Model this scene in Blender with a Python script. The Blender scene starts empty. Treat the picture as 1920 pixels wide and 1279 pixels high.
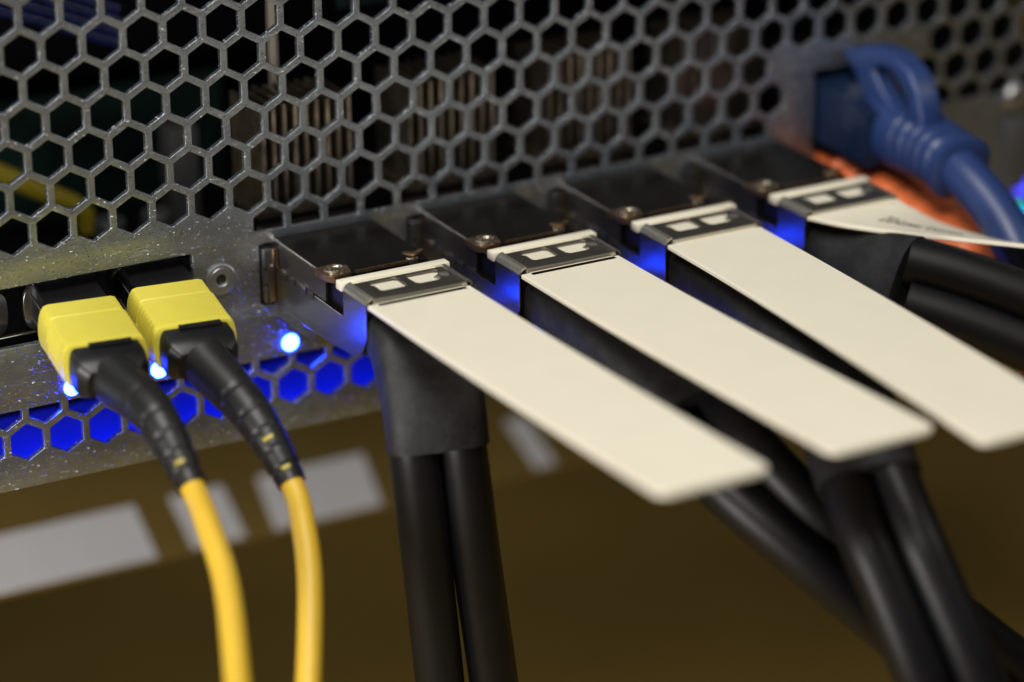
# Rear of a rack switch with fibre and copper plugs, macro view.
# Units: 1 unit = the pitch of the hexagonal vent holes (5 mm).
import bpy, bmesh, math, random
from mathutils import Vector, Matrix, Euler
random.seed(7)
scene = bpy.context.scene
scene.unit_settings.system = 'METRIC'
scene.unit_settings.scale_length = 0.005
COL = scene.collection

# ------------------------------------------------------------------ camera
cd = bpy.data.cameras.new('camera')
cam = bpy.data.objects.new('camera', cd); COL.objects.link(cam); scene.camera = cam
Rw = ((0.8747171579252144, -0.48457951487199835, -0.007251716876322256),
      (-0.18625625583765026, -0.3223228303072188, -0.9281253149354798),
      (0.4474131209436927, 0.8131978153125858, -0.372197276156425))
right, down, fwd = [Vector(r) for r in Rw]
cam.matrix_world = Matrix.Translation((-23.02363, -64.90681, 19.27053)) @ \
    Matrix((right, -down, -fwd)).transposed().to_4x4()
cd.sensor_fit = 'HORIZONTAL'; cd.sensor_width = 36.0
cd.lens = 5816.44 / 1920 * 36
cd.clip_start = 1.0; cd.clip_end = 2000
cd.dof.use_dof = True
cd.dof.focus_distance = 73.4
cd.dof.aperture_fstop = 0.042
cd.dof.aperture_blades = 9

# ------------------------------------------------------------------ world
world = bpy.data.worlds.new('World'); scene.world = world
world.use_nodes = True
bg = world.node_tree.nodes['Background']
bg.inputs['Color'].default_value = (0.60, 0.50, 0.36, 1)
bg.inputs['Strength'].default_value = 0.03

# ------------------------------------------------------------------ lamps
def area(name, loc, target, size, power, col, size_y=None):
    l = bpy.data.lights.new(name, 'AREA'); l.energy = power; l.color = col
    l.shape = 'RECTANGLE'; l.size = size; l.size_y = size_y or size
    o = bpy.data.objects.new(name, l); COL.objects.link(o); o.location = loc
    d = Vector(target) - Vector(loc)
    o.rotation_euler = d.to_track_quat('-Z', 'Y').to_euler()
    return o
area('ceiling_lamp', (-14, -34, 62), (10, -4, -6), 26, 70000, (1.0, 0.97, 0.91), 50)
area('aisle_lamp', (75, -60, 60), (12, -2, -6), 26, 14000, (1.0, 0.92, 0.80))
area('shelf_fill', (-46, -30, -6), (6, 9, -18), 18, 30000, (1.0, 0.95, 0.90))  # unseen fill light added to brighten the shelf and its white patches

scene.view_settings.view_transform = 'Standard'
scene.view_settings.look = 'None'
scene.view_settings.exposure = 0.0
scene.view_settings.gamma = 1.0
scene.cycles.use_denoising = True
scene.cycles.max_bounces = 8
scene.cycles.sample_clamp_indirect = 8.0

# ------------------------------------------------------------------ materials
def new_mat(name):
    m = bpy.data.materials.new(name); m.use_nodes = True
    nt = m.node_tree; b = nt.nodes['Principled BSDF']
    return m, nt, b
def noise(nt, scale, detail=2, rough=.5, mscale=(1, 1, 1), rot=(0, 0, 0)):
    tc = nt.nodes.new('ShaderNodeTexCoord'); mp = nt.nodes.new('ShaderNodeMapping')
    mp.inputs['Scale'].default_value = mscale; mp.inputs['Rotation'].default_value = rot
    n = nt.nodes.new('ShaderNodeTexNoise'); n.inputs['Scale'].default_value = scale
    n.inputs['Detail'].default_value = detail; n.inputs['Roughness'].default_value = rough
    nt.links.new(tc.outputs['Object'], mp.inputs['Vector']); nt.links.new(mp.outputs[0], n.inputs['Vector'])
    return n
def ramp(nt, src, p0, c0, p1, c1):
    r = nt.nodes.new('ShaderNodeValToRGB')
    r.color_ramp.elements[0].position = p0; r.color_ramp.elements[0].color = (*c0, 1)
    r.color_ramp.elements[1].position = p1; r.color_ramp.elements[1].color = (*c1, 1)
    nt.links.new(src, r.inputs[0]); return r
def bump(nt, b, src, strength, dist, prev=None):
    bp = nt.nodes.new('ShaderNodeBump'); bp.inputs['Strength'].default_value = strength
    bp.inputs['Distance'].default_value = dist; nt.links.new(src, bp.inputs['Height'])
    if prev: nt.links.new(prev.outputs[0], bp.inputs['Normal'])
    nt.links.new(bp.outputs[0], b.inputs['Normal']); return bp
def mat(name, col, rough=.5, metal=0., var=.15, vscale=3., bmp=0., bscale=20., bdist=.02, spec=None, rvar=.0):
    m, nt, b = new_mat(name)
    b.inputs['Roughness'].default_value = rough; b.inputs['Metallic'].default_value = metal
    if spec is not None: b.inputs['Specular IOR Level'].default_value = spec
    n = noise(nt, vscale, 4, .6)
    r = ramp(nt, n.outputs[0], .3, [c * (1 - var) for c in col], .7, [min(1, c * (1 + var)) for c in col])
    nt.links.new(r.outputs[0], b.inputs['Base Color'])
    if rvar:
        n3 = noise(nt, vscale * 4, 5, .65)
        r3 = ramp(nt, n3.outputs[0], .35, [rough - rvar] * 3, .7, [rough + rvar] * 3)
        nt.links.new(r3.outputs[0], b.inputs['Roughness'])
    if bmp:
        n2 = noise(nt, bscale, 4, .6); bump(nt, b, n2.outputs[0], bmp, bdist)
    return m
def emit(name, col, s):
    m, nt, b = new_mat(name)
    b.inputs['Base Color'].default_value = (*[min(1, c) for c in col], 1)
    b.inputs['Emission Color'].default_value = (*col, 1); b.inputs['Emission Strength'].default_value = s
    return m

# galvanised steel: blotchy zinc, fine criss-cross scratches, glints painted in as bright flecks
M = {}
m, nt, b = new_mat('galvanised_steel')
n = noise(nt, 1.3, 5, .65)
r = ramp(nt, n.outputs[0], .3, (.28, .315, .37), .72, (.40, .44, .495)); ZINC = r
n = noise(nt, 11, 6, .7); r = ramp(nt, n.outputs[0], .3, (.17,) * 3, .7, (.29,) * 3)
nt.links.new(r.outputs[0], b.inputs['Roughness'])
s1 = noise(nt, 3.2, 5, .8, (1.6, 1, 9), (0, math.radians(-40), 0))
b1 = bump(nt, b, s1.outputs[0], .30, .05)
s1 = noise(nt, 3.0, 4, .8, (9, 1, 1.6), (0, math.radians(-22), 0))
b1 = bump(nt, b, s1.outputs[0], .18, .04, b1)
tc = nt.nodes.new('ShaderNodeTexCoord'); mp = nt.nodes.new('ShaderNodeMapping')
mp.inputs['Rotation'].default_value = (0, math.radians(-40), 0); mp.inputs['Scale'].default_value = (1, .2, 2.6)
vo = nt.nodes.new('ShaderNodeTexVoronoi'); vo.inputs['Scale'].default_value = 7
nt.links.new(tc.outputs['Object'], mp.inputs['Vector']); nt.links.new(mp.outputs[0], vo.inputs['Vector'])
vr = ramp(nt, vo.outputs['Distance'], .0, (0, 0, 0), .20, (1, 1, 1))
b3 = bump(nt, b, vr.outputs[0], .9, .08, b1)
sc = noise(nt, 2.4, 3, .7, (1.3, 1, 9), (0, math.radians(-38), 0))
sr = ramp(nt, sc.outputs[0], .60, (0, 0, 0), .74, (.5, .5, .5))
fk = noise(nt, 13.0, 1, .5, (.6, 1, 1.3), (0, math.radians(-40), 0)); fkr = ramp(nt, fk.outputs[0], .69, (0, 0, 0), .74, (1, 1, 1))
mx = nt.nodes.new('ShaderNodeMath'); mx.operation = 'MAXIMUM'; nt.links.new(sr.outputs[0], mx.inputs[0]); nt.links.new(fkr.outputs[0], mx.inputs[1])
mc = nt.nodes.new('ShaderNodeMix'); mc.data_type = 'RGBA'; nt.links.new(mx.outputs[0], mc.inputs[0])
nt.links.new(ZINC.outputs[0], mc.inputs[6]); mc.inputs[7].default_value = (.85, .87, .92, 1)
nt.links.new(mc.outputs[2], b.inputs['Base Color'])
mm = nt.nodes.new('ShaderNodeMath'); mm.operation = 'MULTIPLY_ADD'; nt.links.new(mx.outputs[0], mm.inputs[0])
mm.inputs[1].default_value = -.55; mm.inputs[2].default_value = .90; nt.links.new(mm.outputs[0], b.inputs['Metallic'])
M['steel'] = m

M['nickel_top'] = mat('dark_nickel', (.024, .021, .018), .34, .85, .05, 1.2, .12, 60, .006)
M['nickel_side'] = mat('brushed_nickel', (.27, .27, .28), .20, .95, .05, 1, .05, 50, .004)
M['bracket'] = mat('stamped_steel_strap', (.17, .152, .128), .36, .9, .06, 3, .08, 60, .006)
M['bracket_edge'] = mat('polished_strap_edge', (.50, .47, .40), .30, .9, .06, 6, .05, 45, .006)
M['bronze'] = mat('bronze_screw_metal', (.42, .28, .16), .27, .95, .30, 8, .2, 30, .01)
M['screw'] = mat('screw_steel', (.66, .60, .50), .22, 1., .15, 9, .1, 20, .01)
M['screw_dull'] = mat('zinc_plated_steel', (.36, .37, .38), .42, .9, .12, 5, .1, 30, .01)
M['tab'] = mat('cream_plastic', (.75, .705, .575), .42, 0, .02, .8, .04, 60, .005)
M['tab_white'] = M['tab']
m, nt, b = new_mat('dusty_black_heat_shrink')
n = noise(nt, 1.6, 10, .82, (1, 1, 1)); r = ramp(nt, n.outputs[0], .42, (.008, .008, .009), .82, (.036, .038, .042))
nt.links.new(r.outputs[0], b.inputs['Base Color']); b.inputs['Specular IOR Level'].default_value = .38; b.inputs['Roughness'].default_value = .58
n = noise(nt, 30, 4, .6); bump(nt, b, n.outputs[0], .15, .02)
M['shrink'] = m
M['cable'] = mat('black_cable_jacket', (.004, .004, .005), .44, 0, .2, 3, .08, 20, .01, spec=.32)
M['black'] = mat('black_plastic', (.005, .005, .006), .38, 0, .2, 3, .06, 30, .01, spec=.4)
M['boot'] = mat('black_rubber', (.009, .009, .009), .42, 0, .2, 4, .15, 22, .02, spec=.4)
M['yellow'] = mat('yellow_plastic', (.61, .53, .06), .42, 0, .03, 2, .05, 40, .006)
M['fibre'] = mat('yellow_fibre_jacket', (.60, .385, .028), .45, 0, .04, 3, .04, 30, .006)
M['blue'] = mat('blue_plastic', (.014, .034, .125), .42, 0, .10, 2, .05, 20, .01)
M['clear'] = mat('smoked_clear_plastic', (.008, .017, .045), .12, 0, .2, 2)
M['orange'] = mat('orange_plastic', (.80, .18, .055), .45, 0, .10, 2, .05, 20, .01)
M['fin'] = mat('heat_sink_metal', (.42, .34, .27), .30, .95, .45, 2.2, .1, 20, .02)
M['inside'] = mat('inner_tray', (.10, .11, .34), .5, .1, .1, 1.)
M['dark'] = mat('black_cavity', (.004, .004, .005), .9, 0, .2, 1, spec=.1)
M['pcb'] = mat('dark_green_board', (.0015, .016, .013), .5, 0, .5, .7)
M['hidden_yellow'] = mat('inner_yellow_jacket', (.36, .29, .02), .45, 0, .05, 2)
M['ribbon'] = mat('blue_ribbon_wires', (.008, .014, .07), .4, 0, .6, 6, .3, 10, .05)
M['white'] = mat('white_plastic', (.40, .36, .30), .4, 0, .05, 2)
M['label'] = mat('reflected_white', (.88, .88, .92), .55, 0, .03, .6)
M['shelf'] = mat('reflected_brown', (.24, .165, .045), .42, .0, .15, .12, .05, 4, .02)
M['floor'] = mat('brown_floor_board', (.38, .255, .060), .6, 0, .40, .022)  # broad tone patches painted in for the uneven light on the floor
M['ink'] = mat('black_print', (.02, .02, .022), .6)
M['rubber_grey'] = mat('grey_paint', (.08, .08, .085), .5, .2, .1, 1)
M['led_blue'] = emit('lit_blue_lamp', (.010, .045, 1.0), 130)
M['led_teal'] = emit('lit_teal_lamp', (.01, .45, .40), 1.3)
M['led_far'] = emit('lit_violet_blue_lamp', (.06, .06, 1.0), 2.2)
M['led_cyan'] = emit('lit_cyan_lamp', (.0, .35, .9), 1.8)

# ------------------------------------------------------------------ helpers
def tag(o, label=None, cat=None, group=None, kind=None):
    if label: o['label'] = label
    if cat: o['category'] = cat
    if group: o['group'] = group
    if kind: o['kind'] = kind
    return o
def empty(name, loc, label, cat, group=None):
    o = bpy.data.objects.new(name, None); COL.objects.link(o); o.location = loc
    o.empty_display_size = .3
    return tag(o, label, cat, group)
def finish(name, bm, m, parent=None, smooth=True, angle=35, bevel=0, segs=2, loc=None):
    if bevel:
        es = [e for e in bm.edges if len(e.link_faces) == 2 and e.calc_face_angle(0) > math.radians(30)]
        bmesh.ops.bevel(bm, geom=es, offset=bevel, segments=segs, profile=.5, affect='EDGES', clamp_overlap=True)
    bmesh.ops.recalc_face_normals(bm, faces=bm.faces[:])
    if smooth:
        a = math.radians(angle)
        for f in bm.faces: f.smooth = True
        for e in bm.edges:
            if len(e.link_faces) == 2 and e.calc_face_angle(0) > a: e.smooth = False
    me = bpy.data.meshes.new(name); bm.to_mesh(me); bm.free()
    for mm in (m if isinstance(m, (list, tuple)) else [m]): me.materials.append(mm)
    o = bpy.data.objects.new(name, me); COL.objects.link(o)
    if parent is not None:
        o.parent = parent
        # meshes are written in world coordinates; shift them into the parent's frame
        off = Vector((0, 0, 0)); p = parent
        while p is not None: off += Vector(p.location); p = p.parent
        me.transform(Matrix.Translation(-off))
    return o
def box(bm, x0, x1, y0, y1, z0, z1, mtx=None):
    vs = [bm.verts.new((x, y, z)) for x in (x0, x1) for y in (y0, y1) for z in (z0, z1)]
    for f in ((0, 1, 3, 2), (4, 6, 7, 5), (0, 4, 5, 1), (2, 3, 7, 6), (0, 2, 6, 4), (1, 5, 7, 3)):
        bm.faces.new([vs[i] for i in f])
    if mtx:
        for v in vs: v.co = mtx @ v.co
    return vs
def add_box(name, m, parent, x0, x1, y0, y1, z0, z1, bevel=.03, mtx=None, segs=2):
    bm = bmesh.new(); box(bm, x0, x1, y0, y1, z0, z1)
    if bevel:
        bmesh.ops.bevel(bm, geom=bm.edges[:], offset=bevel, segments=segs, profile=.5, affect='EDGES', clamp_overlap=True)
    if mtx: bm.transform(mtx)
    return finish(name, bm, m, parent)
def prism(bm, pts, a, b, axis):
    """closed outline pts, pushed along axis ('x','y','z') from a to b"""
    def P(p, t):
        return {'x': (t, p[0], p[1]), 'y': (p[0], t, p[1]), 'z': (p[0], p[1], t)}[axis]
    A = [bm.verts.new(P(p, a)) for p in pts]; B = [bm.verts.new(P(p, b)) for p in pts]
    bm.faces.new(A); bm.faces.new(B[::-1])
    k = len(pts)
    for i in range(k): bm.faces.new((A[i], B[i], B[(i + 1) % k], A[(i + 1) % k]))
def plate(name, polys, thick, bev, res=1):
    """flat plate with holes from 2D outlines (local xy), as a mesh datablock; bevelled edges"""
    cu = bpy.data.curves.new(name, 'CURVE'); cu.dimensions = '2D'; cu.fill_mode = 'BOTH'
    cu.extrude = thick / 2 - bev; cu.bevel_depth = bev; cu.bevel_resolution = res; cu.offset = -bev
    for pts in polys:
        s = cu.splines.new('POLY'); s.points.add(len(pts) - 1); s.use_cyclic_u = True
        for p, q in zip(s.points, pts): p.co = (q[0], q[1], 0, 1)
    o = bpy.data.objects.new(name, cu); COL.objects.link(o)
    dg = bpy.context.evaluated_depsgraph_get(); dg.update()
    me = bpy.data.meshes.new_from_object(o.evaluated_get(dg))
    bpy.data.objects.remove(o); bpy.data.curves.remove(cu)
    return me
def plate_obj(name, polys, thick, bev, mtx, m, parent=None, res=1):
    me = plate(name, polys, thick, bev, res)
    bm = bmesh.new(); bm.from_mesh(me); bpy.data.meshes.remove(me)
    bmesh.ops.remove_doubles(bm, verts=bm.verts[:], dist=1e-4)
    bm.transform(mtx)
    return finish(name, bm, m, parent, smooth=True, angle=50)
def rrect(x0, x1, y0, y1, r, n=5):
    pts = []
    for cx, cy, a in ((x1 - r, y1 - r, 0), (x0 + r, y1 - r, 90), (x0 + r, y0 + r, 180), (x1 - r, y0 + r, 270)):
        for i in range(n + 1):
            t = math.radians(a + 90 * i / n); pts.append((cx + r * math.cos(t), cy + r * math.sin(t)))
    return pts
def spline(pts, n=8):
    """Catmull-Rom through pts"""
    P = [Vector(p) for p in pts]; P = [2 * P[0] - P[1]] + P + [2 * P[-1] - P[-2]]
    out = []
    for i in range(1, len(P) - 2):
        for k in range(n):
            t = k / n
            out.append(.5 * ((2 * P[i]) + (P[i + 1] - P[i - 1]) * t + (2 * P[i - 1] - 5 * P[i] + 4 * P[i + 1] - P[i + 2]) * t * t
                             + (3 * P[i] - P[i - 1] - 3 * P[i + 1] + P[i + 2]) * t ** 3))
    out.append(P[-2].copy()); return out
def sweep(bm, path, A, B, wid=None, seg=24, power=2., caps=True, round_end=0):
    """loft of (super)ellipses; A, B = half widths per point; wid = width direction per point"""
    rings = []; n = len(path); W = None
    for i, p in enumerate(path):
        t = (path[min(i + 1, n - 1)] - path[max(i - 1, 0)]).normalized()
        if wid is not None: W = Vector(wid[i]) if not isinstance(wid, Vector) else wid
        elif W is None: W = Vector((1, 0, .01))
        W = (W - t * W.dot(t)).normalized(); H = t.cross(W)
        a = A[i] if hasattr(A, '__len__') else A; b = B[i] if hasattr(B, '__len__') else B
        ring = []
        pw = power[i] if hasattr(power, '__len__') else power
        for k in range(seg):
            th = 2 * math.pi * k / seg; c, s = math.cos(th), math.sin(th)
            x = math.copysign(abs(c) ** (2 / pw), c); y = math.copysign(abs(s) ** (2 / pw), s)
            ring.append(bm.verts.new(p + W * (a * x) + H * (b * y)))
        rings.append(ring)
    for r0, r1 in zip(rings, rings[1:]):
        for k in range(seg): bm.faces.new((r0[k], r0[(k + 1) % seg], r1[(k + 1) % seg], r1[k]))
    if caps: bm.faces.new(rings[0][::-1]); bm.faces.new(rings[-1])
    return rings
def tube(name, pts, r, m, parent, seg=20, n=8, radii=None):
    path = spline(pts, n); bm = bmesh.new()
    R = r if radii is None else [radii(i / (len(path) - 1)) for i in range(len(path))]
    sweep(bm, path, R, R, seg=seg)
    return finish(name, bm, m, parent, angle=50)
def lathe(bm, prof, mtx, seg=28):
    """prof = (radius, height) list turned about local z"""
    rings = []
    for r, h in prof:
        rings.append([bm.verts.new(mtx @ Vector((r * math.cos(2 * math.pi * k / seg), r * math.sin(2 * math.pi * k / seg), h))) for k in range(seg)])
    for a, c in zip(rings, rings[1:]):
        for k in range(seg): bm.faces.new((a[k], a[(k + 1) % seg], c[(k + 1) % seg], c[k]))
    bm.faces.new(rings[-1])
UP = Matrix.Identity(4)
OUT = Matrix.Rotation(math.radians(90), 4, 'X')      # local xy -> panel XZ, local z -> -Y (outwards)
T = Matrix.Translation

# ------------------------------------------------------------------ setting: floor, and an added shelf standing in for reflections
bm = bmesh.new(); box(bm, -400, 500, -300, 500, -41, -40)
tag(finish('floor', bm, M['floor'], None, smooth=False), kind='structure')

shelf = empty('reflection_shelf', (10, 9, -18), 'added brown slope below the switch, its four white patches standing in for reflections', 'shelf')
sl = (-17.5 + 18.5) / (10 - 8.3)
bm = bmesh.new()
prism(bm, [(8.30, -18.533), (11.2, -16.85), (18, -16.2), (18, -17.6), (11.4, -18.2), (10.2, -18.75), (8.36, -18.62)], -20, 60, 'x')
finish('brown_reflection', bm, M['shelf'], shelf, bevel=.03, segs=2)
def on_shelf(x, y, up=.012):
    k = (-16.85 + 18.62) / (11.2 - 8.15)
    nrm = Vector((0, -k, 1)).normalized()
    return Vector((x, y, -18.62 + k * (y - 8.15))) + nrm * up
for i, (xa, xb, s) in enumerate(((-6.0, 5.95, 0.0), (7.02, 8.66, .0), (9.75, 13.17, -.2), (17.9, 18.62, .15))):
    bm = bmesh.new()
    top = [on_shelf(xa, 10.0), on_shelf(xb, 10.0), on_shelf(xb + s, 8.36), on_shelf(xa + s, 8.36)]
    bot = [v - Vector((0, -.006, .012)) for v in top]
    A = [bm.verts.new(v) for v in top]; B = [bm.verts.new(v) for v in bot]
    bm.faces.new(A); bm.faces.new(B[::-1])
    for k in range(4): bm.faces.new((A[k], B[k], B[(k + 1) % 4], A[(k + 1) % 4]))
    finish('white_reflection', bm, M['label'], shelf, smooth=False)  # white quads standing in for reflections of pale things out front

# ------------------------------------------------------------------ the switch
switch = empty('network_switch', (10, 4, -11.6), 'grey galvanised switch rear panel with hexagonal vent holes and blue lamps', 'network switch')
X0S = [6.08 + 4.035 * k for k in range(4)]
HR = .478
def hexa(x, z, r=HR): return [(x + r * math.cos(math.radians(a)), z + r * math.sin(math.radians(a))) for a in (30, 90, 150, 210, 270, 330)]
polys = [[(-9, -11.55), (38, -11.55), (38, 6.2), (-9, 6.2)]]
for row in range(-5, 8):
    z = -.8660254 * row; off = .5 if row % 2 == 0 else 0.
    for i in range(-8, 37):
        x = i + off
        if row == 7:
            if not (5.5 < x < 20.5 or x > 25.8): continue
            h = hexa(x, z); zc = -6.2
            polys.append([h[0], h[1], h[2], (h[2][0], zc), (h[0][0], zc)]); continue
        if row == 6 and (20.7 < x < 25.2): continue
        if row == 5 and (20.2 < x < 25.8): continue
        polys.append(hexa(x, z))
for i in range(-8, 37):
    z = -9.526; h = hexa(i, z); zc = -9.53
    polys.append([(h[0][0], zc), (h[2][0], zc), h[3], h[4], h[5]])
    polys.append(hexa(i + .5, -10.392))
polys.append(rrect(-8.4, -3.5, -7.93, -6.43, .04))
polys.append(rrect(-3.3, 3.95, -7.93, -6.43, .04))
for x0 in X0S: polys.append(rrect(x0 - .39, x0 + 2.84, -8.12, -6.52, .03, 2))
polys.append(rrect(21.85, 24.75, -9.15, -4.6, .08))
plate_obj('perforated_panel', polys, .17, .012, T((0, .085, 0)) @ OUT, M['steel'], switch)
# folded lip along the bottom
add_box('bottom_flange', M['steel'], switch, -9, 38, .17, 4.0, -11.55, -11.38, .03)
# dark chassis interior
bm = bmesh.new()
prism(bm, [(.2, -8.95), (12.2, -8.95), (12.2, 6.0), (90, 6.0), (90, 6.2), (.2, 6.2), (.2, 6.0), (12.0, 6.0), (12.0, -8.8), (.2, -8.8)], -9, 38, 'x')
finish('inner_chassis', bm, M['dark'], switch, smooth=False)
bm = bmesh.new(); box(bm, -9, 38, .2, 3.6, -11.36, -11.26)
finish('light_tray', bm, M['inside'], switch, smooth=False)
add_box('tray_wall', M['dark'], switch, -9, 38, 3.6, 3.75, -11.36, -8.96, 0)
add_box('circuit_board', M['pcb'], switch, -8, 9.2, 10.0, 10.15, -8.7, -5.2, .03)
add_box('circuit_board', M['pcb'], switch, 10.4, 11.8, 5.0, 5.1, -2.5, .5, .02)
# yellow leads and loose blue ribbon behind the vent holes
tube('inner_lead', [(-2, 8, -4.6), (1.22, 8.0, -5.91), (2.05, 8.0, -6.42), (3.16, 8.0, -7.1), (4.16, 8.0, -7.75), (4.4, 8.1, -8.4)], .27, M['hidden_yellow'], switch, 14)
for k in range(4):
    tube('ribbon_wire', [(-1 + .1 * k, 5, .3 - .3 * k), (1.6, 5, -.45 - .3 * k), (4.4 , 5.1, -1.65 - .3 * k)], .16, M['ribbon'], switch, 10)
add_box('inner_strut', M['white'], switch, 8.0, 8.2, 4.0, 4.15, -4.15, .8, .03)
add_box('inner_capacitor', M['rubber_grey'], switch, 6.2, 7.0, 6.5, 7.4, -8.8, -5.5, .1)
for x in (3.2, 4.5):
    bm = bmesh.new(); lathe(bm, [(.0, 0), (.42, 0), (.42, 1.2), (.36, 1.28), (.05, 1.28)], T((x + 1, 6.0, -8.7)))
    finish('inner_capacitor', bm, M['rubber_grey'], switch)
for k, x0 in enumerate(X0S):
    bm = bmesh.new()
    box(bm, x0 + .2, x0 + 2.85, 1.2, 3.2, -6.35, -6.2)
    for j in range(9):
        x = x0 + .36 + j * .292
        box(bm, x, x + .10, 1.25, 3.1, -6.2, -3.55 + .04 * random.random())
    tag(finish('heat_sink', bm, M['fin'], switch, smooth=False), kind='stuff')
# cage walls of the module ports with their spring fingers
for k, x0 in enumerate(X0S):
    o = add_box('cage_wall', M['nickel_side'], switch, x0 - .34, x0 - .07, -.20, 1.2, -8.0, -6.62, .035)
    bm = bmesh.new()
    box(bm, x0 - .05, x0 - .035, -.3, 1.2, -8.08, -6.6)
    finish('cage_spring', bm, M['bronze'], switch, smooth=False)
    for zz in (-7.1, -7.5):
        add_box('cage_dimple', M['dark'], switch, x0 - .35, x0 - .29, -.215, -.18, zz - .03, zz + .03, .008)
# captive nut beside the fibre ports
bm = bmesh.new()
lathe(bm, [(.40, 0), (.40, .045), (.37, .065), (.335, .065), (.33, .05), (.315, .05), (.30, .065), (.17, .075), (.15, .06), (.15, -.09), (.148, -.1)], T((4.66, 0, -7.22)) @ OUT, 36)
nut = finish('captive_nut', bm, M['screw_dull'], switch)
bm = bmesh.new(); lathe(bm, [(.145, -.06), (.14, .0), (.01, .0)], T((4.66, 0, -7.22)) @ OUT, 24)
finish('bore_shade', bm, M['dark'], nut)  # black disc put in for the shade inside the nut
# fibre adapter plates, set back in their opening
def dshape(cx, cz, w=.99, h=.66):
    pts = []
    for k in range(28):
        a = 2 * math.pi * k / 28; c, s = math.cos(a), math.sin(a)
        pts.append((cx + w * math.copysign(abs(c) ** .62, c), cz + h * math.copysign(abs(s) ** .62, s)))
    return pts
holes = [[(-8.3, -7.9), (3.9, -7.9), (3.9, -6.46), (-8.3, -6.46)]] + [dshape(.80 + 2.24 * k, -7.30, .93, .66) for k in (-4, -3, -2, -1, 0, 1)]
plate_obj('port_adapter', holes, .12, .015, T((0, .75, 0)) @ OUT, M['nickel_side'], switch)
bm = bmesh.new()
bm.free()
for k in (-3, -2, -1, 0, 1): add_box('port_divider', M['dark'], switch, -1.45 + 2.24 * (k + 1) , -1.35 + 2.24 * (k + 1), .82, 2.5, -7.9, -6.46, 0)
for k in (-2, -1):
    add_box('port_core', M['pcb'], switch, .1 + 2.24 * k, 1.5 + 2.24 * k, 1.8, 2.0, -8.1, -7.35, .02)
# indicator lamps: the lit ones seen on the panel, with their light pipes
def led(x, z, r, m, proud=.035):
    bm = bmesh.new()
    lathe(bm, [(r, 0), (r, proud * .5), (r * .85, proud * .8), (r * .5, proud), (.01, proud * 1.05)], T((x, -.001, z)) @ OUT, 20)
    return finish('indicator_lamp', bm, m, switch)
for x in (-1.52, .71, 2.95, 6.44, 10.47, 14.5, 18.55): led(x, -9.22, .215, M['led_blue'])
led(28.98, -9.06, .26, M['led_far']); led(28.85, -9.80, .30, M['led_teal'])
led(27.76, -10.9, .2, M['led_cyan']); led(28.9, -10.6, .2, M['led_far'])
def glow(loc, power, r=.07):
    l = bpy.data.lights.new('inner_lamp', 'POINT'); l.energy = power; l.color = (.006, .030, 1.0); l.shadow_soft_size = r
    o = bpy.data.objects.new('inner_lamp', l); COL.objects.link(o); o.location = loc
for x in (-4, -1.9, .3, 2.4, 4.6, 6.9, 9.2, 12.6, 15.6, 18.6, 22, 26, 29):
    glow((x, .5, -9.2), 200); glow((x + .4, .55, -11.08), 34, .03); glow((x + 1.4, .55, -11.08), 34, .03)  # low pairs are added, hidden behind the lip, to brighten the tray front
# ports and fittings at the right
bm = bmesh.new()
box(bm, 21.86, 24.74, 2.9, 3.0, -9.14, -4.62); box(bm, 21.80, 21.86, .18, 3, -9.14, -4.62); box(bm, 24.74, 24.8, .18, 3, -9.14, -4.62)
box(bm, 21.86, 24.74, .5, 3, -7.0, -6.9)
finish('jack_housing', bm, M['dark'], switch, smooth=False)
add_box('jack_frame', M['steel'], switch, 25.4, 25.6, -.12, 0, -8.4, -6.9, .02)
bm = bmesh.new(); lathe(bm, [(.42, 0), (.42, .14), (.33, .24), (.02, .27)], T((28.5, 0, -6.35)) @ OUT)
finish('panel_screw', bm, M['screw_dull'], switch)
add_box('card_bracket', M['rubber_grey'], switch, 28.2, 28.9, -.25, 0, -9.0, -6.95, .05)

# ------------------------------------------------------------------ copper plug modules
def bracket_side(x0, x1):
    bm = bmesh.new()
    prism(bm, [(-3.96, -6.47), (-5.12, -6.47), (-5.12, -7.35), (-4.85, -7.72), (-4.5, -7.92), (-3.3, -8.05), (-.06, -8.05),
               (-.06, -7.12), (-3.96, -7.12)], x0, x1, 'x')
    return bm
def arc_corner(bm, cx, cz, r, th, a0, a1, y0, y1, n=5):
    pts = []
    for i in range(n + 1):
        t = math.radians(a0 + (a1 - a0) * i / n); pts.append((cx + r * math.cos(t), cz + r * math.sin(t)))
    for i in range(n, -1, -1):
        t = math.radians(a0 + (a1 - a0) * i / n); pts.append((cx + (r - th) * math.cos(t), cz + (r - th) * math.sin(t)))
    prism(bm, pts, y0, y1, 'y')

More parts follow.
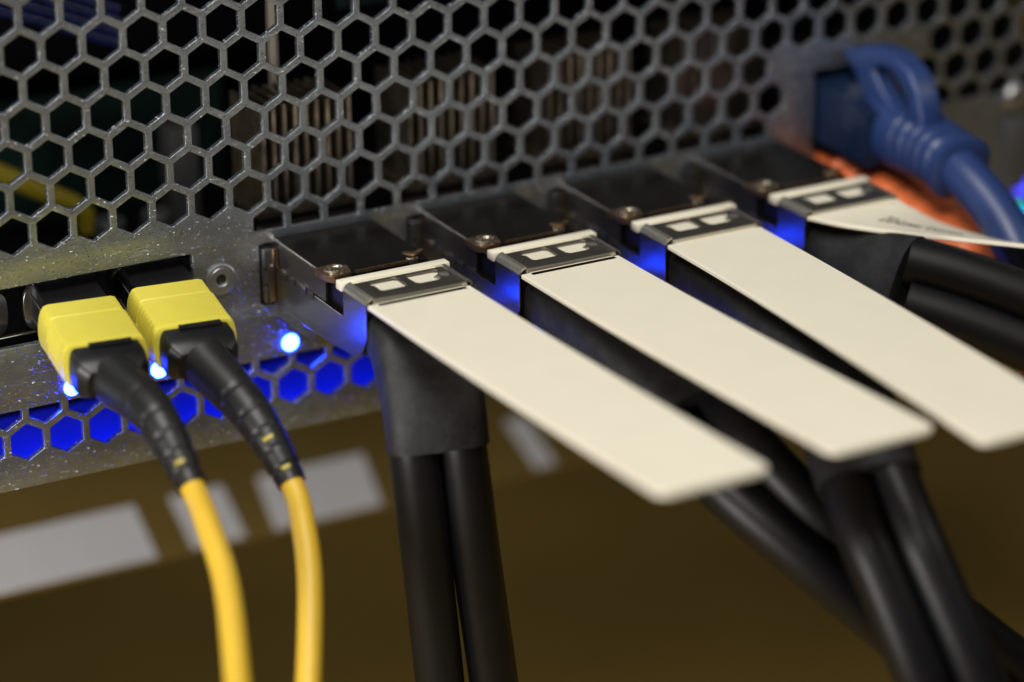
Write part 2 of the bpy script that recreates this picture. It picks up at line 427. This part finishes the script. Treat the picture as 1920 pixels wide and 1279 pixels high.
def module(x0, label, ribbon, boot, cables, printed=None):
    root = empty('copper_cable_plug', (x0 + 1.36, -2, -7.3), label, 'cable plug', 'copper cable plugs with pull tabs in the switch')
    X = lambda v: x0 + v
    # housing: satin top, side walls
    bm = bmesh.new()
    prism(bm, [(1.0, -8.02), (1.0, -6.42), (-2.40, -6.42), (-2.96, -6.50), (-2.96, -7.10), (-3.9, -7.10), (-3.9, -7.98)], X(.02), X(2.70), 'x')
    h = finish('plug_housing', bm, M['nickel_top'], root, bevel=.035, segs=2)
    for xa, xb in ((-.004, .016), (2.704, 2.724)):
        bm = bmesh.new()
        prism(bm, [(1.0, -7.10), (1.0, -6.46), (-2.38, -6.46), (-2.92, -6.54), (-2.92, -7.10)], X(xa), X(xb), 'x')
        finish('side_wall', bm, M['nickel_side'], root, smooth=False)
    bm = bmesh.new()
    prism(bm, [(1.0, -8.06), (-2.9, -8.06), (-2.9, -8.12), (-2.3, -8.12), (-2.25, -8.44), (1.0, -8.44)], X(.03), X(2.69), 'x')
    finish('lower_cover', bm, M['nickel_side'], root, bevel=.02)
    bm = bmesh.new()
    prism(bm, [(-2.97, -6.62), (-4.0, -6.62), (-4.0, -6.75), (-5.0, -6.75), (-5.0, -7.85), (-3.91, -7.95), (-3.91, -7.08), (-2.97, -7.08)], X(.12), X(2.6), 'x')
    finish('nose_block', bm, M['black'], root, bevel=.02)
    # bright rolled edge along the top left, where the cover folds
    bm = bmesh.new()
    sweep(bm, [Vector((X(.03), .9, -6.437)), Vector((X(.03), -2.42, -6.437))], .026, .026, seg=8)
    finish('cover_seam', bm, M['screw'], root)
    # notches along the side joint
    for ya, yb in ((-.28, -.75), (-1.35, -1.85)):
        add_box('side_clip', M['screw'], root, X(-.055), X(-.012), yb, ya, -7.16, -7.05, .018)
    for ya, yb in ((-.8, -1.2), (-1.95, -2.25)):
        add_box('side_clip', M['nickel_side'], root, X(-.045), X(-.008), yb, ya, -7.13, -7.09, .015)
    for yy in (-.25, -.78, -1.27, -1.9, -2.3):
        add_box('clip_slot', M['dark'], root, X(-.052), X(-.008), yy - .045, yy, -7.24, -7.10, .01)
    for pts in ([(-.05, .2, -8.055), (-.05, -3.0, -8.055)], [(-.048, -2.45, -7.112), (-.048, -3.93, -7.112)], [(-.03, -5.125, -6.55), (-.03, -5.125, -7.3)]):
        bm = bmesh.new(); sweep(bm, [Vector((X(p[0]), p[1], p[2])) for p in pts], .016, .016, seg=6)
        finish('bright_edge', bm, M['screw'], root)  # thin strips of brighter steel along the side, rail and strap edges
    # screw boss, left front corner
    bm = bmesh.new()
    prism(bm, [(X(-.05), -2.42), (X(-.05), -2.98), (X(.10), -3.22), (X(.60), -3.08), (X(.72), -2.62), (X(.50), -2.36)], -6.56, -6.405, 'z')
    boss = finish('screw_boss', bm, M['bronze'], root, bevel=.03)
    bm = bmesh.new()
    lathe(bm, [(.27, -.02), (.27, .05), (.235, .07), (.20, .05), (.19, .0), (.14, -.005), (.12, .03), (.05, .03), (.045, -.02), (.01, -.02)],
          T((X(.30), -2.80, -6.41)), 28)
    finish('boss_screw', bm, M['screw'], root)
    bm = bmesh.new(); box(bm, X(.74), X(2.15), -3.02, -2.965, -6.50, -6.425)
    finish('front_seam', bm, M['bronze'], root, smooth=False)
    bm = bmesh.new(); lathe(bm, [(.16, -.08), (.16, .03), (.13, .05), (.10, .02), (.05, .02), (.02, .0)], T((X(2.30), -2.90, -6.44)), 22)
    finish('small_screw', bm, M['screw'], root)
    bm = bmesh.new()
    arc_corner(bm, 0, 0, .30, .12, 20, 160, 0, .05, 8)
    bm.transform(T((X(2.42), -2.60, -6.37)) @ Matrix.Rotation(math.radians(-90), 4, 'X') @ Matrix.Rotation(math.radians(180), 4, 'X'))
    finish('hook_slot', bm, M['bronze'], root)
    # latch bracket: two sides, two rolled corners, a top plate with two windows
    for xa, xb in ((-.045, -.008), (2.728, 2.765)):
        finish('latch_side', bracket_side(X(xa), X(xb)), M['nickel_side'], root, bevel=.012, segs=1)
    w = rrect(.16, 2.56, -5.12, -3.94, .02, 1)
    def win(a, b): return rrect(a, b, -4.66, -4.04, .07, 3)
    wA = [(.56, -4.13), (.66, -4.04), (1.22, -4.04), (1.30, -4.12), (1.30, -4.60), (1.22, -4.68), (.66, -4.68), (.60, -4.62), (.60, -4.30), (.52, -4.24)]
    wB = [(1.56, -4.04), (2.26, -4.04), (2.36, -4.10), (2.30, -4.26), (2.22, -4.36), (2.22, -4.62), (2.14, -4.68), (1.62, -4.68), (1.54, -4.60), (1.50, -4.12)]
    plate_obj('latch_plate', [[p for p in w], wA, wB], .05, .012, T((x0, 0, -6.375)), M['bracket'], root)
    bm = bmesh.new()
    arc_corner(bm, X(.16), -6.50, .15 + .055 - .0, .05, 90, 180, -5.12, -3.94)
    arc_corner(bm, X(2.56), -6.50, .15 + .055, .05, 0, 90, -5.12, -3.94)
    box(bm, X(.14), X(2.58), -5.17, -5.123, -6.44, -6.352)
    finish('latch_corner', bm, M['bracket_edge'], root, angle=60)
    bm = bmesh.new()
    sweep(bm, [Vector((X(2.16), -4.44, -6.42)), Vector((X(2.32), -4.40, -6.345)), Vector((X(2.46), -4.44, -6.35))], .10, .025, wid=Vector((0, 1, 0)), seg=10, power=4)
    finish('latch_hook', bm, M['bracket_edge'], root)
    # pull tab: rear bar and the long flexible strip
    bm = bmesh.new()
    box(bm, X(.02), X(2.90), -3.72, -3.42, -6.60, -6.375)
    bmesh.ops.bevel(bm, geom=bm.edges[:], offset=.03, segments=2, profile=.5, affect='EDGES')
    box(bm, X(.22), X(2.50), -5.35, -3.70, -6.535, -6.435)
    L, Rr = ribbon
    Ls, Rs = spline(L, 10), spline(Rr, 10); n = len(Ls); rings = []
    cum = [0.]
    for i in range(1, n): cum.append(cum[-1] + (Ls[i] - Ls[i - 1]).length)
    rad = .30; th = .055
    stations = []
    for i in range(n):
        stations.append((Ls[i], Rs[i], 0.))
    # rounded free end
    tot = cum[-1]
    st2 = []
    for i in range(n):
        if tot - cum[i] > rad: st2.append((Ls[i], Rs[i]))
    def at(s):
        for i in range(1, n):
            if cum[i] >= s:
                f = (s - cum[i - 1]) / (cum[i] - cum[i - 1]); return Ls[i - 1].lerp(Ls[i], f), Rs[i - 1].lerp(Rs[i], f)
        return Ls[-1], Rs[-1]
    for k in range(8):
        a = math.radians(90 * k / 7); s = tot - rad + rad * math.sin(a); ins = rad * (1 - math.cos(a))
        l, r_ = at(min(s, tot - 1e-4)); d = (r_ - l).normalized()
        st2.append((l + d * ins, r_ - d * ins))
    for i, (l, r_) in enumerate(st2):
        j = min(i + 1, len(st2) - 1); j0 = max(j - 1, 0)
        t = ((st2[j][0] + st2[j][1]) - (st2[j0][0] + st2[j0][1])).normalized()
        nrm = (r_ - l).cross(t).normalized()
        if nrm.z < 0 and i == 0: nrm = -nrm
        if i and nrm.dot(prev) < 0: nrm = -nrm
        prev = nrm; d = (r_ - l).normalized(); e = .018
        ring = [l + d * e + nrm * th, r_ - d * e + nrm * th, r_ + nrm * (th - e), r_ - nrm * (th - e), r_ - d * e - nrm * th, l + d * e - nrm * th, l - nrm * (th - e), l + nrm * (th - e)]
        rings.append([bm.verts.new(v) for v in ring])
    for a, c in zip(rings, rings[1:]):
        for k in range(8): bm.faces.new((a[k], a[(k + 1) % 8], c[(k + 1) % 8], c[k]))
    bm.faces.new(rings[0][::-1]); bm.faces.new(rings[-1])
    tabo = finish('pull_tab', bm, M['tab'], root, angle=40)
    if printed:
        text, s0, s1, u0, u1 = printed
        cu = bpy.data.curves.new('t', 'FONT'); cu.body = text; cu.size = 1; cu.resolution_u = 3; cu.offset = .004
        o = bpy.data.objects.new('t', cu); COL.objects.link(o)
        dg = bpy.context.evaluated_depsgraph_get(); dg.update()
        me = bpy.data.meshes.new_from_object(o.evaluated_get(dg)); bpy.data.objects.remove(o); bpy.data.curves.remove(cu)
        xs = [v.co.x for v in me.vertices]; ys = [v.co.y for v in me.vertices]
        bmt = bmesh.new(); bmt.from_mesh(me); bpy.data.meshes.remove(me)
        bmesh.ops.subdivide_edges(bmt, edges=[e for e in bmt.edges if e.calc_length() > .25], cuts=2)
        for v in bmt.verts:
            s = s0 + (s1 - s0) * (v.co.x - min(xs)) / (max(xs) - min(xs)); u = u0 + (u1 - u0) * v.co.y / max(ys)
            l, r_ = at(s); l2, r2 = at(s + .05); t = ((l2 + r2) - (l + r_)).normalized()
            nrm = (r_ - l).cross(t).normalized(); nrm = nrm if nrm.z > 0 else -nrm
            v.co = l.lerp(r_, u) + nrm * (th + .006)
        po = finish('printed_text', bmt, M['ink'], tabo, smooth=False)
    # heat-shrink boot over a pair of cables
    cA, cB = [spline(c, 8) for c in cables]
    r = .585 if x0 < 18 else .62
    bp = [Vector(p[0]) for p in boot]; bw = [Vector(p[1]) for p in boot]
    path = spline(bp, 8); wids = spline(bw, 8)
    n = len(path)
    A = [w.length * .5 + r + .03 if i > 3 else 1.22 for i, w in enumerate(wids)]
    B = [.58 + .05 * min(1, i / 8) for i in range(n)]
    bm = bmesh.new()
    PW = [(4.5 if x0 < 18 else 2.8) - (1.7 if x0 < 18 else .6) * min(1, i / (n * .8)) for i in range(n)]
    if x0 > 18: A = [a * (1 - .16 * math.sin(math.pi * i / (n - 1))) for i, a in enumerate(A)]
    sweep(bm, path, A, B, wid=wids, seg=40, power=PW)
    tl = (path[-1] - path[-2]).normalized()
    finish('heat_shrink_boot', bm, M['shrink'], root, angle=50)
    for c in (cA, cB):
        bm = bmesh.new(); sweep(bm, c, r, r, seg=24); finish('cable', bm, M['cable'], root, angle=50)
    return root

V = Vector
def straight(x0, dx, L=12.2, dz=0.):
    Ls = [(x0 - .02 + dx * (t ** 1.6), -5.2 - L * t, -6.49 + dz * t * t) for t in (0, .25, .5, .75, 1)]
    return Ls, [(p[0] + 2.66, p[1], p[2]) for p in Ls]
# plug 1: cable pair hangs straight down
a1L = [(6.47, -6.55, -9.3), (6.43, -6.7, -9.77), (6.58, -6.9, -12.3), (6.87, -6.9, -15.58), (7.16, -6.8, -18.62), (7.5, -6.5, -24)]
a1R = [(7.52, -6.8, -9.2), (7.54, -6.98, -9.91), (7.73, -7.2, -12.45), (8.16, -7.2, -15.79), (8.58, -7.1, -18.88), (9.1, -6.8, -24)]
module(X0S[0], 'plug nearest the round blue lamp, its two black cables hanging straight down', straight(X0S[0], .38),
       [((7.40, -4.9, -7.28), (1.3, 0, 0)), ((7.25, -5.6, -7.5), (1.25, -.1, 0)), ((7.10, -6.25, -8.3), (1.15, -.2, 0)), ((6.99, -6.7, -9.0), (1.12, -.26, .05)), ((6.97, -6.84, -9.55), (1.11, -.26, .16))], (a1L, a1R))
# plug 2
p2A = [(12.3, -8.3, -8.1), (12.53, -9.5, -8.45), (12.56, -11.3, -8.96), (13.3, -12.9, -10.18), (14.55, -13.6, -11.55), (16.2, -14.0, -12.85), (17.9, -14.5, -14.44), (19.98, -15.0, -16.31)]
p2B = [(11.2, -8.3, -8.2), (11.32, -9.5, -8.64), (11.6, -11.5, -9.65), (12.42, -13.0, -10.68), (13.5, -14.0, -11.84), (14.97, -14.5, -13.33), (16.8, -15.0, -15.16), (18.6, -15.3, -16.9)]
module(X0S[1], 'second plug from the left, its cables slanting down to the right behind another pair', straight(X0S[1], .45),
       [((11.5, -4.9, -7.25), (1.3, 0, 0)), ((11.55, -6.5, -7.35), (1.25, 0, 0)), ((11.7, -8.4, -7.8), (1.2, 0, .05)), ((11.9, -10.0, -8.5), (1.1, .1, .3))], (p2A, p2B))
# plug 3
p3L = [(13.95, -11.5, -7.75), (13.57, -13.2, -8.58), (13.1, -14.8, -9.65), (13.11, -15.7, -10.56), (13.49, -16.9, -12.7), (14.34, -17.5, -15.3)]
p3R = [(14.85, -12.0, -7.7), (14.47, -13.7, -8.59), (14.14, -15.35, -9.67), (14.20, -16.2, -10.63), (14.68, -17.4, -12.79), (15.6, -18.0, -15.42)]
module(X0S[2], 'third plug from the left, its cable pair crossing over another pair', straight(X0S[2], -.78, 13.5, .1),
       [((15.5, -4.9, -7.25), (1.3, 0, 0)), ((15.4, -8, -7.5), (1.25, 0, 0)), ((14.8, -10.6, -7.62), (1.2, -.2, 0)), ((14.22, -12.7, -8.15), (1.0, -.5, 0)), ((13.8, -14.25, -9.05), (1.0, -.55, 0))], (p3L, p3R))
# plug 4: tab twisted on edge, printed
tL = [(18.17, -5.2, -6.47), (18.69, -6.2, -6.47), (19.74, -7.2, -6.55), (20.68, -8.1, -6.58), (21.93, -9.0, -6.69), (23.18, -9.9, -6.8)]
tR = [(20.83, -5.2, -6.47), (21.24, -5.40, -6.74), (21.80, -5.53, -7.10), (22.35, -6.09, -7.32), (23.22, -6.85, -7.55), (24.37, -7.76, -7.68)]
p4T = [(19.47, -7.6, -7.02), (20.49, -8.4, -7.33), (21.7, -9.4, -7.82), (22.99, -10.5, -8.47), (24.29, -12.0, -9.3), (26, -14, -10.6)]
p4B = [(19.23, -7.9, -7.98), (20.3, -8.75, -8.37), (21.5, -9.75, -8.91), (22.79, -10.85, -9.57), (24.14, -12.3, -10.41), (25.8, -14.3, -11.7)]
module(X0S[3], 'rightmost plug, its printed cream tab twisted up on edge', (tL, tR),
       [((19.5, -4.9, -7.25), (1.3, 0, 0)), ((19.2, -5.9, -7.33), (1.05, .2, .35)), ((19.1, -6.8, -7.42), (.6, .3, .75)), ((19.38, -7.8, -7.52), (.24, .3, .96))],
       (p4T, p4B), ('DD-Lower Connect', 1.35, 3.9, .34, .56))

# ------------------------------------------------------------------ fibre plugs
def section_loft(bm, secs, mtx):
    """secs: list of (y, halfwidth_top, halfwidth_mid, ztop, zbot)"""
    rings = []
    for y, wt, wm, zt, zb in secs:
        zc = (zt + zb) / 2; h = (zt - zb) / 2; pts = []
        n = 9
        for i in range(n + 1):
            t = math.pi / 2 - math.pi * i / n
            pts.append((wt + (wm - wt) * math.cos(t) ** .8 if abs(math.cos(t)) > 1e-6 else wt, zc + h * math.sin(t)))
        full = [(x, z) for x, z in pts] + [(-x, z) for x, z in pts[::-1]]
        rings.append([bm.verts.new(mtx @ Vector((x, y, z))) for x, z in full])
    k = len(rings[0])
    for a, c in zip(rings, rings[1:]):
        for i in range(k): bm.faces.new((a[i], a[(i + 1) % k], c[(i + 1) % k], c[i]))
    bm.faces.new(rings[0][::-1]); bm.faces.new(rings[-1])
def fibre_plug(cx, label, path, windows, yawx=-.10, droop=-.13):
    org = Vector((cx, -.62, -6.80))
    ay = -Vector((yawx, -1, droop)).normalized(); ax = Vector((1, 0, 0)); ax = (ax - ay * ax.dot(ay)).normalized(); az = ax.cross(ay)
    mt = T(org) @ Matrix((ax, ay, az)).transposed().to_4x4()
    root = empty('fibre_plug', org, label, 'fibre plug', 'yellow fibre plugs in the switch')
    bm = bmesh.new()
    section_loft(bm, [(2.4, .70, .80, -.06, -1.18), (-.3, .70, .80, -.06, -1.18)], mt)
    finish('inner_housing', bm, M['black'], root, bevel=.03, angle=30)
    bm = bmesh.new()
    for zz in (-.35, -.9): box(bm, -.82, -.795, -.1, 1.2, zz - .012, zz + .012, mt)
    finish('housing_rib', bm, M['rubber_grey'], root, smooth=False)
    bm = bmesh.new()
    secs = [(.0, .74, .97, 0, -1.22), (-.04, .765, 1.0, .02, -1.2), (-.66, .77, 1.0, .02, -1.12), (-.72, .765, .995, -.012, -1.1), (-.78, .79, 1.02, .035, -1.1)]
    for k in range(6):
        y = -.86 - k * .18
        secs += [(y, .79, 1.02, .035, -1.08), (y - .03, .79, .995, .035, -1.08), (y - .09, .79, .995, .035, -1.06), (y - .12, .79, 1.02, .035, -1.05)]
    secs += [(-2.05, .80, 1.03, .035, -.98), (-2.15, .78, 1.01, .015, -.96)]
    section_loft(bm, secs, mt)
    # scooped front edge at the sides
    for v in bm.verts:
        l = mt.inverted() @ v.co
        if l.y < -2.0: v.co += mt.to_3x3() @ Vector((0, -.28 * max(0, (-l.z) / 1.25) ** 1.5 * (1 if abs(l.x) > .7 else .6), 0))
    sl_ = finish('coupling_sleeve', bm, M['yellow'], root, bevel=0, angle=25)
    bm = bmesh.new(); box(bm, -1.02, -.9, -1.0, -.8, -.75, -.5, mt)
    finish('sleeve_bump', bm, M['yellow'], sl_, bevel=.03)
    bm = bmesh.new()
    section_loft(bm, [(-1.5, .70, .84, -.03, -.95), (-2.50, .72, .90, -.05, -1.04), (-2.78, .68, .86, -.12, -1.02), (-2.98, .52, .66, -.28, -.92)], mt)
    box(bm, -.40, .62, -2.30, -2.0, -.03, .022, mt)
    finish('rear_housing', bm, M['black'], root, bevel=.02, angle=30)
    # tapered, grooved strain relief then the fibre cable
    start = mt @ Vector((0, -2.7, -.62))
    pts = [start] + [Vector(p) for p in path[1:]]
    full = spline(pts, 14)
    cum = [0.]
    for i in range(1, len(full)): cum.append(cum[-1] + (full[i] - full[i - 1]).length)
    bl = sum((Vector(pts[i + 1]) - Vector(pts[i])).length for i in range(2)) * 1.01
    bpth = []; rad = []
    for k in range(90):
        s = bl * k / 89
        i = next(j for j in range(1, len(cum)) if cum[j] >= s)
        f = (s - cum[i - 1]) / (cum[i] - cum[i - 1]); bpth.append(full[i - 1].lerp(full[i], f))
        t = k / 89; r = .60 * (1 - t) + .335 * t + .03 * math.sin(math.pi * t)
        g = 0
        for gp in (.36, .52, .66, .78, .9):
            if abs(t - gp) < .012: g = .022
        rad.append(r - g)
    bm = bmesh.new(); sweep(bm, bpth, rad, rad, seg=26)
    bo = finish('strain_relief', bm, M['boot'], root, angle=30)
    viewv = Vector((-.4474, -.8132, .3722))
    for t, side in windows:
        i = int(t * 89); c = bpth[i]; tg = (bpth[i + 1] - bpth[i - 1]).normalized()
        nrm = (Vector((-.30, -.75, .55)) - tg * Vector((-.30, -.75, .55)).dot(tg)).normalized(); sd = tg.cross(nrm)
        bm = bmesh.new()
        P = [c + (nrm * math.cos(a) + sd * math.sin(a)) * (rad[i] + .012) for a in [side + .28 * q / 4 for q in range(-4, 5)]]
        for q, p in enumerate(P): pass
        sweep(bm, P, .05, .018, wid=[tg] * len(P), seg=8, power=3)
        finish('jacket_window', bm, M['hidden_yellow'], bo)
    i0 = next(j for j in range(len(cum)) if cum[j] >= bl - .3)
    bm = bmesh.new(); sweep(bm, full[i0:], .285, .285, seg=22)
    finish('fibre_cable', bm, M['fibre'], root)
    return root
fibre_plug(.77, 'left yellow fibre plug, its cable curving down past the wide white patch',
           [(0, 0, 0), (.78, -5.0, -8.12), (.97, -6.5, -9.31), (.81, -7.7, -9.73), (.51, -9.3, -10.46), (-.28, -11.5, -11.55), (-.92, -13.0, -12.18), (-2, -15, -13)],
           [(.86, 0.1)])
fibre_plug(3.0, 'right yellow fibre plug beside the round captive nut',
           [(0, 0, 0), (3.18, -5.0, -8.64), (3.44, -6.4, -9.81), (3.25, -7.4, -10.49), (2.85, -8.5, -11.39), (2.04, -10.0, -12.86), (1.42, -11.0, -13.81), (.6, -12, -15)],
           [(.72, 0.1), (.93, 0.0)])

# ------------------------------------------------------------------ blue and orange network plugs at the right
blue = empty('network_plug', (23, 0, -5.8), 'blue network plug with a looped latch guard in the upper jack', 'network plug')
bm = bmesh.new()
prism(bm, [(2.0, -4.75), (-.9, -5.0), (-2.2, -5.25), (-2.2, -6.7), (-.9, -6.62), (2.0, -6.55)], 22.0, 24.2, 'x')
finish('plug_body', bm, M['clear'], blue, bevel=.08, segs=3)
bm = bmesh.new()
outer = [(-.1, -4.12), (-.7, -3.88), (-1.5, -3.66), (-2.4, -3.66), (-3.1, -3.95), (-3.55, -4.45), (-3.8, -5.1), (-3.4, -6.6), (-1.6, -6.85), (-1.45, -6.0), (-1.2, -5.2), (-.75, -4.6)]
holey = [(-1.5, -4.32), (-1.9, -4.10), (-2.35, -4.12), (-2.85, -4.40), (-3.12, -4.85), (-2.95, -5.15), (-2.5, -5.1), (-2.0, -4.8)]
rotX = Matrix(((0, 0, 1, 0), (1, 0, 0, 0), (0, 1, 0, 0), (0, 0, 0, 1)))
plate_obj('latch_guard', [outer, holey], .7, .12, T((22.95, 0, 0)) @ rotX, M['blue'], blue, res=3)
path = spline([(23.1, -1.0, -5.85), (23.1, -2.4, -5.9), (23.1, -3.4, -5.95), (23.05, -4.3, -6.0), (23.02, -5.0, -6.1)], 12)
n = len(path); rad = []
for i in range(n):
    t = i / (n - 1); r = 1.05 - .22 * t
    if .35 < t < .95: r += .05 * math.cos(t * 2 * math.pi * 9)
    if t > .88: r = .98
    rad.append(r * .9)
rad[-1] = .72
bm = bmesh.new(); sweep(bm, path, rad, [q * .92 for q in rad], seg=28, power=2.6)
finish('ribbed_boot', bm, M['blue'], blue, angle=40)
tube('network_cable', [(23.0, -4.4, -6.0), (22.98, -5.2, -6.2), (23.09, -6.2, -6.75), (23.12, -7.2, -7.5), (23.16, -8.0, -8.62), (23.2, -8.6, -10.5), (23.2, -9, -13)], .58, M['blue'], blue, 22)
orange = empty('network_plug', (23, 0, -7.9), 'orange network plug below the blue one with a ribbed boot', 'network plug')
bm = bmesh.new()
prism(bm, [(2.0, -7.05), (-1.2, -7.1), (-1.2, -8.6), (2.0, -8.6)], 22.0, 24.2, 'x')
finish('plug_body', bm, M['orange'], orange, bevel=.1, segs=3)
path = spline([(23.0, -.6, -7.75), (23.1, -2.5, -7.95), (23.2, -4.6, -8.2), (23.3, -6.2, -8.7)], 16)
n = len(path)
rad = [1.12 - .5 * (i / (n - 1)) + .045 * math.cos(i / (n - 1) * 2 * math.pi * 10) for i in range(n)]
bm = bmesh.new(); sweep(bm, path, rad, [q * .85 for q in rad], seg=26, power=3)
finish('ribbed_boot', bm, M['orange'], orange, angle=40)
tube('network_cable', [(23.3, -5.8, -8.6), (23.4, -7.0, -9.2), (23.5, -8, -10.6), (23.6, -8.6, -13)], .5, M['orange'], orange, 20)
